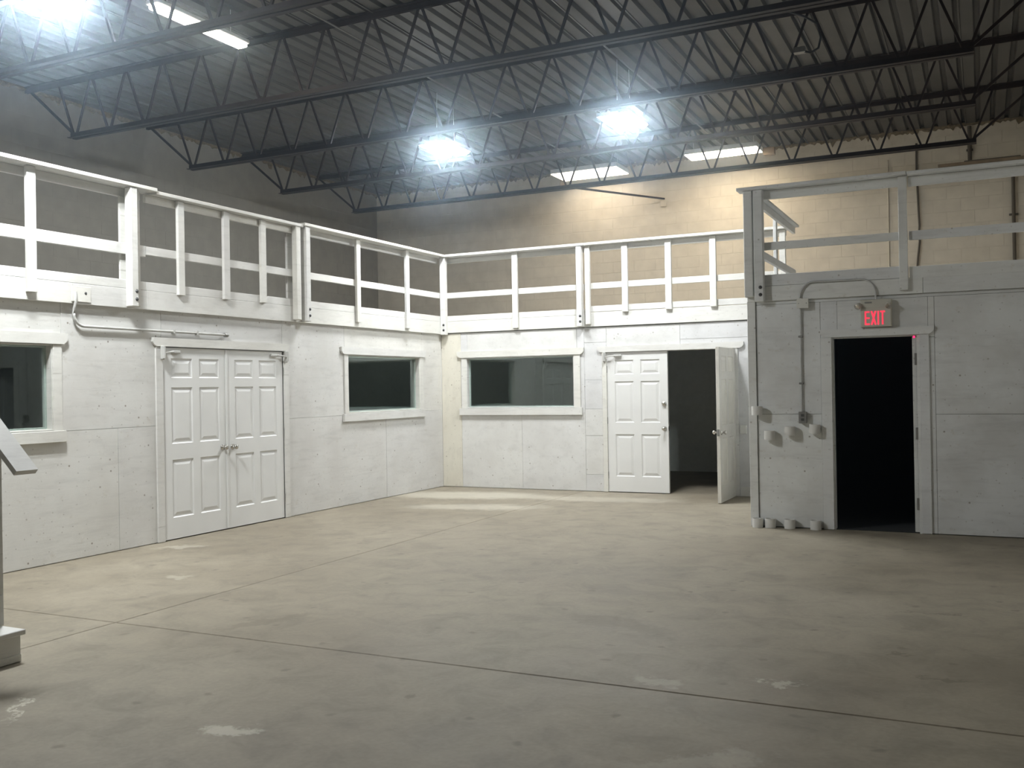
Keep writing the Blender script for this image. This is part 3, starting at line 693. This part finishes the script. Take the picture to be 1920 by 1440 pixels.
def slope_bar(x0, x1, z0, th, y0, y1):   # plank following the stair slope, top at z0 where x = x0
    dz = (x0-x1)*sl*0.985; nx, nz = sl/math.hypot(1,sl), 1/math.hypot(1,sl)
    return MB().prism([(x0,z0),(x1,z0+dz),(x1-nx*th,z0+dz-nz*th),(x0-nx*th,z0-nz*th)], 1, y0, y1)
part('handrail', slope_bar(2.752, 0.12, 1.127, 0.034, -9.66, -9.518), m_rail, st)
part('mid_rail', slope_bar(2.36, 0.16, 0.95, 0.075, -9.523, -9.50), m_rail, st)

# ================================================================== LIGHTS
def high_bay(x, y, label, mat, zl=4.85):
    h = empty('high_bay_light', (x, y, zl+0.06), label, 'light', 'twin-strip high bay lights')
    part('housing', MB().box(x-0.07, x+0.07, y-0.33, y+0.33, zl+0.012, zl+0.075, 0.008), m_lamp_d, h)
    for s, dy in ((-1, 0.0), (1, -0.05)):
        cx = x+s*0.15
        ya, yb, zs = y+dy-0.365, y+dy+0.365, zl-0.036
        part('reflector', MB().box(cx-0.082, cx+0.082, ya, yb, zl+0.002, zl+0.012, 0.002).box(cx-0.082, cx-0.076, ya, yb, zs, zl+0.002, 0.001).box(cx+0.076, cx+0.082, ya, yb, zs, zl+0.002, 0.001)
             .box(cx-0.076, cx+0.076, ya, ya+0.006, zs, zl+0.002, 0.001).box(cx-0.076, cx+0.076, yb-0.006, yb, zs, zl+0.002, 0.001), m_lamp_d, h)
        lens = [(cx+0.07*math.cos(math.pi*q/10), zl+0.0015-0.07*math.sin(math.pi*q/10)) for q in range(11)]
        part('light_strip', MB().prism(lens, 1, y+dy-0.35, y+dy+0.35), mat, h)
    for dy in (-0.25, 0.25): part('hanger_wire', MB().tube([(x, y+dy, zl+0.074), (x, y+dy*0.9, ZC+0.002)], 0.0035, 6), m_pipe_g, h)
high_bay(1.037, -1.58, 'lit cool white high bay hung over the inner corner, farther from the exit', m_led, 4.95)
high_bay(3.70, -1.684, 'lit cool white high bay hung before the far open door', m_led, 4.95)
high_bay(1.10, -8.12, 'cool white high bay just above the top left of the view', m_ledc)
s = empty('strip_light', (0.59, -5.85, 5.33), 'lit warm strip fixture under the deck at the upper left', 'light')
part('housing', MB().box(0.51, 0.67, -6.50, -5.19, 5.325, 5.37, 0.008), m_lamp_h, s); part('diffuser', MB().box(0.525, 0.655, -6.48, -5.21, 5.285, 5.3245, 0.012), m_fluo, s)
for yy in (-6.3, -5.4): part('hanger_wire', MB().tube([(0.59, yy, 5.369), (0.59, yy, ZC+0.002)], 0.003, 6), m_pipe_g, s)
def troffer(x0, x1, y0, y1, z, label, m_trof):
    t = empty('troffer_light', ((x0+x1)/2, (y0+y1)/2, z), label, 'light', 'warm troffers by the back wall')
    part('housing', MB().box(x0, x1, y0, y1, z+0.012, z+0.09, 0.006), m_lamp_h, t)
    part('diffuser', MB().box(x0+0.008, x1-0.008, y0+0.008, y1-0.008, z, z+0.0115, 0.003), m_trof, t)
    for xx in (x0+0.1, x1-0.1): part('hanger_wire', MB().tube([(xx, (y0+y1)/2, z+0.089), (xx, (y0+y1)/2, ZC+0.002)], 0.003, 6), m_pipe_g, t)
    return t
t1 = troffer(0.765, 2.03, 2.72, 3.40, 5.40, 'lit warm troffer by the back wall, nearer the room corner', m_trof)
t2 = troffer(3.31, 4.52, 2.50, 2.96, 5.40, 'lit warm troffer by the back wall, nearer the exit side', m_trof2)
part('end_bracket', MB().box(0.66, 0.764, 3.42, 3.52, 5.30, 5.49), m_raw, t1); part('end_bracket', MB().box(4.521, 4.70, 3.0, 3.12, 5.37, 5.49), m_raw, t2)

# ================================================================== SMALL THINGS
def arc(c, r, a0, a1, n, ax):   # points on an arc in plane (u,z); ax maps (u,z)->xyz
    return [ax(c[0]+r*math.cos(math.radians(a0+(a1-a0)*i/n)), c[1]+r*math.sin(math.radians(a0+(a1-a0)*i/n))) for i in range(n+1)]
# conduit on the left wall
cl = empty('conduit', (0.03,-6.0,2.2), 'white painted conduit bending down from the fascia over the closed double door', 'conduit', 'wall conduits')
lx = lambda u,z: (0.03, u, z)
path = [(0.056,-6.975,2.53),(0.062,-6.975,2.49),(0.058,-6.977,2.43),(0.036,-6.978,2.37),(0.03,-6.978,2.33)] + arc((-6.86,2.33),0.118,180,270,8,lx) + [(0.03,-5.9,2.211),(0.03,-4.93,2.208)]
part('pipe', MB().tube(path, 0.0135, 10), m_pipe_w, cl)
part('end_fitting', MB().tube([(0.03,-4.955,2.208),(0.03,-4.90,2.208)], 0.022, 12), m_zinc, cl)
part('cover_plate', MB().box(0.051,0.058,-7.02,-6.80,2.44,2.585), m_wood, cl); 
for yy in (-5.72,-5.38): part('clip', MB().box(0.001,0.046,yy-0.012,yy+0.012,2.19,2.236), m_pipe_w, cl)
knob(cl, (0.058,-6.86,2.525), (1,0,0), 'knockout', m_bolt, [(0,0.0005),(0.014,0.0005),(0.014,0.002),(0,0.003)])
# conduit, boxes and sign at the exit
cr = empty('conduit', (6.02,-2.76,1.9), 'grey conduit climbing from the switch box and arching over to the exit sign', 'conduit', 'wall conduits')
rx = lambda u,z: (u, -2.752, z)
rx2 = lambda u,z: (u, -2.782, z)
part('pipe', MB().tube([(6.008,-2.752,1.245),(6.008,-2.752,1.8),(6.012,-2.752,2.352)], 0.0095, 10), m_pipe_g, cr)
part('pipe', MB().tube([(6.012,-2.782,2.452),(6.012,-2.782,2.47)] + arc((6.17,2.47),0.158,180,95,8,rx2) + [(6.4,-2.782,2.622)] + arc((6.62,2.47),0.152,95,0,9,rx2) + [(6.772,-2.782,2.4065)], 0.0095, 10), m_pipe_g, cr)
for zz in (1.55, 2.05): part('strap', MB().box(5.985,6.032,-2.766,-2.7335,zz-0.01,zz+0.01), m_zinc, cr)
jb = empty('junction_box', (6.04,-2.76,2.40), 'small square white junction box left of the exit sign', 'junction box')
part('body', MB().box(5.983,6.098,-2.792,-2.7345,2.353,2.451,0.004), m_plast, jb); part('cover', MB().box(5.98,6.101,-2.797,-2.7925,2.35,2.454,0.003), m_plast, jb)
for xx in (6.0,6.08): knob(jb, (xx,-2.797,2.402), (0,-1,0), 'screw', m_zinc, [(0,0.0003),(0.005,0.0003),(0.004,0.002),(0,0.002)])
sw = empty('switch_box', (6.02,-2.76,1.19), 'dark metal switch box at the foot of the grey conduit', 'switch box')
part('body', MB().box(5.983,6.058,-2.79,-2.7345,1.128,1.247,0.004), m_zinc, sw); part('cover', MB().box(5.98,6.061,-2.795,-2.7905,1.125,1.25,0.003), m_zinc, sw)
for zz in (1.165,1.21): part('socket', MB().box(6.005,6.037,-2.799,-2.7955,zz-0.013,zz+0.013,0.003), m_bolt, sw)
# exit sign
es = empty('exit_sign', (6.773,-2.76,2.13), 'beige exit sign with glowing red EXIT letters and twin lamp heads', 'exit sign')
part('housing', MB().box(6.622,6.925,-2.80,-2.7345,2.118,2.405,0.006), m_beige, es)
part('face_plate', MB().box(6.63,6.917,-2.806,-2.8005,2.122,2.318,0.003), m_beige, es)
part('nameplate', MB().box(6.665,6.735,-2.8035,-2.8005,2.366,2.380,0.001), m_zinc, es, label='small grey plate on the upper housing')
def letters():
    lb = MB(); z0, z1 = 2.142, 2.283; h = z1-z0; d0, d1 = -2.8085, -2.8062; x = 6.664; w = 0.048; s = 0.015; g = 0.010
    out = []
    m = MB(); m.box(x,x+s,d0,d1,z0,z1,0)
    for zz in (z0, z0+(h-s)/2, z1-s): m.box(x+s,x+w,d0,d1,zz,zz+s,0)
    out.append(m); x += w+g
    m = MB(); w2 = 0.056
    m.prism([(x,z0),(x+s*1.15,z0),(x+w2,z1),(x+w2-s*1.15,z1)],1,d0,d1); m.prism([(x,z1),(x+s*1.15,z1),(x+w2,z0),(x+w2-s*1.15,z0)],1,d0+0.0002,d1+0.0001); out.append(m); x += w2+g
    m = MB().box(x,x+s,d0,d1,z0,z1,0); out.append(m); x += s+g
    m = MB().box(x,x+w,d0,d1,z1-s,z1,0).box(x+(w-s)/2,x+(w+s)/2,d0,d1,z0,z1-s,0); out.append(m)
    return out
for m in letters(): part('letter', m, m_exit, es)
for (xx, lean) in ((6.607, -0.5), (6.89, 0.25)):
    p = Vector((xx,-2.815,2.345)); o_ = Vector((lean,-0.8,-0.55)).normalized()
    a = o_.orthogonal().normalized(); b = o_.cross(a)
    head = part('lamp_head', MB().lathe([(0,-0.035),(0.016,-0.03),(0.03,0.0),(0.034,0.022),(0.034,0.03),(0,0.028)], 14, lambda x,y,h: p+a*x+b*y+o_*h), m_beige, es)
    part('lens', MB().lathe([(0,0.0305),(0.031,0.0305),(0.028,0.033),(0,0.034)], 14, lambda x,y,h: p+a*x+b*y+o_*h), m_chrome, head)
    part('arm', MB().tube([(xx+(0.03 if xx < 6.7 else -0.01),-2.80,2.36),(xx,-2.812,2.352)], 0.008, 8), m_beige, es)
il = empty('indicator_light', (7.128,-2.745,2.005), 'tiny glowing red indicator at the top right of the exit doorway', 'indicator')
part('base', MB().tube([(7.128,-2.7345,2.005),(7.128,-2.745,2.005)], 0.014, 10), m_black, il); part('lens', MB().lathe([(0.0,0.012),(0.008,0.009),(0.012,0.0),(0.0,-0.0)], 12, lambda x,y,h: (7.128+x,-2.7455-h,2.005+y)), m_ind, il)

# PVC rings screwed to the wall and at its foot
RG = 'white pipe rings on the corridor wall'
def ring(x, z, label, ry=-2.791, tilt=0.0, h=0.095):
    r = empty('pipe_ring', (x, ry, z), label, 'pipe ring', RG)
    ro, ri = 0.0565, 0.050
    R_ = Matrix.Rotation(tilt, 3, 'Y')
    f = lambda a,b,c: Vector((x, ry, z+h/2))+R_ @ Vector((a, b, c-h/2))
    part('ring', MB().lathe([(ro,0),(ro,h)], 28, f).lathe([(ri,h),(ri,0)], 28, f).lathe([(ro,h),(ri,h)], 28, f, False).lathe([(ri,0),(ro,0)], 28, f, False), m_pvc, r)
    P = Vector((x, ry+ri-0.0006, z+h/2)); knob(r, P, (0,-1,0), 'screw', m_zinc, [(0,0.0003),(0.007,0.0003),(0.005,0.003),(0,0.0035)])
    return r
up = [(5.547,1.262,'white pipe ring on the corner board, highest of the wall rings', 0.0), (5.671,0.997,'white pipe ring on the wall just right of the corner board', 0.0),
      (5.885,1.044,'white pipe ring on the wall, left below the dark switch box', 0.02), (6.142,1.067,'tilted white pipe ring on the wall, nearest the exit doorway', 0.06)]
for x, z, l, t in up: ring(x, z-0.047, l, -2.791 if x > 5.6 else -2.8125, t)
lo = [(5.533,'white pipe ring on the floor against the corner board'), (5.664,'white pipe ring on the floor, second from the corner board'),
      (5.868,'white pipe ring on the floor, third from the corner board'), (6.137,'white pipe ring on the floor, nearest the exit doorway')]
for x, l in lo: ring(x, 0.0005, l, -2.796 if x > 5.6 else -2.8125, h=0.098)

# boxes near the far open door
wbx = part('outlet_box', MB().box(4.735,4.825,-0.045,-0.001,0.868,0.986,0.006), m_plast); tag(wbx, 'white surface outlet box right of the far open door', 'outlet box')
sk = part('baseboard_back', MB().box(4.722,5.445,-0.016,-0.001,0.004,0.135), m_wood); tag(sk, 'short white baseboard right of the far open door', 'baseboard', kind='structure')

# things on and before the back wall
pp = empty('wall_pipe', (8.235,3.62,3.2), 'dark brown vertical pipe on the back wall at the far right', 'pipe')
part('pipe', MB().tube([(8.235,3.655,ZM+0.001),(8.235,3.655,4.84)], 0.026, 12), m_pipe_d, pp); part('strap', MB().box(8.17,8.30,3.655,3.6945,4.12,4.15), m_pipe_d, pp)
pv = empty('wall_pipe', (7.63,3.62,4.9), 'dark vertical pipe dropping from the deck beside the joist end', 'pipe')
part('pipe', MB().tube([(7.63,3.65,4.90),(7.63,3.65,ZC-0.05)], 0.032, 12), m_pipe_d, pv)
part('strap', MB().box(7.58,7.68,3.65,3.6945,5.2,5.23), m_pipe_d, pv)
wv = [(6.845,3.678,5.42),(6.842,3.676,5.0),(6.85,3.674,4.72),(6.862,3.668,4.3),(6.872,3.66,4.08),(6.86,3.664,3.95),(6.872,3.664,3.82),(6.84,3.666,3.55),(6.82,3.67,3.30),(6.82,3.674,2.70)]
cb = part('cable', MB().tube(wv, 0.016, 8), m_pipe_d); tag(cb, 'dark sagging cable hanging down the back wall above the exit', 'cable')
cj = part('wall_conduit', MB().tube([(6.404,3.688,5.2),(6.40,3.688,ZM+0.001)], 0.009, 8), m_block); tag(cj, 'thin cream conduit on the back wall left of the dark cable', 'conduit', 'wall conduits')
br = empty('wall_brace', (2.3,3.5,5.1), 'thin dark brace running from the joist to a white pad on the back wall', 'brace')
part('rod', MB().bar((1.60,1.70,4.90),(2.60,3.675,4.94),0.03,0.03, Vector((0,0,1))), m_joist, br)
part('pad', MB().box(2.53,2.64,3.67,3.6945,4.80,4.91), m_block, br)
# ceiling conduits and a dangling cable
c1 = empty('ceiling_conduit', (1.42,-4,5.5), 'long thin conduit under the roof deck running over the inner corner', 'conduit', 'ceiling conduits')
part('pipe', MB().tube([(1.44,-9.5,5.55),(1.42,-2.0,5.55),(1.40,2.9,5.55)], 0.010, 8), m_joist_c, c1)
c2 = empty('ceiling_conduit', (4.0,-4,5.5), 'thin conduit under the roof deck above the far open door', 'conduit', 'ceiling conduits')
part('pipe', MB().tube([(3.82,-9.0,5.55),(3.82,-2.0,5.55),(3.90,2.7,5.55)], 0.010, 8), m_joist_c, c2)
dc = empty('hanging_cable', (6.1,-2.75,5.4), 'loop of dark cable with a small box dangling under the deck', 'cable')
part('cable', MB().tube([(5.90,-2.75,ZC-0.005),(5.93,-2.75,5.55),(6.10,-2.75,5.46),(6.235,-2.75,5.36),(6.27,-2.75,5.21),(6.245,-2.75,5.10),(6.17,-2.75,5.06),(6.10,-2.75,5.085)], 0.012, 8), m_black, dc)
part('box', MB().box(5.99,6.11,-2.79,-2.71,5.075,5.135), m_zinc, dc)
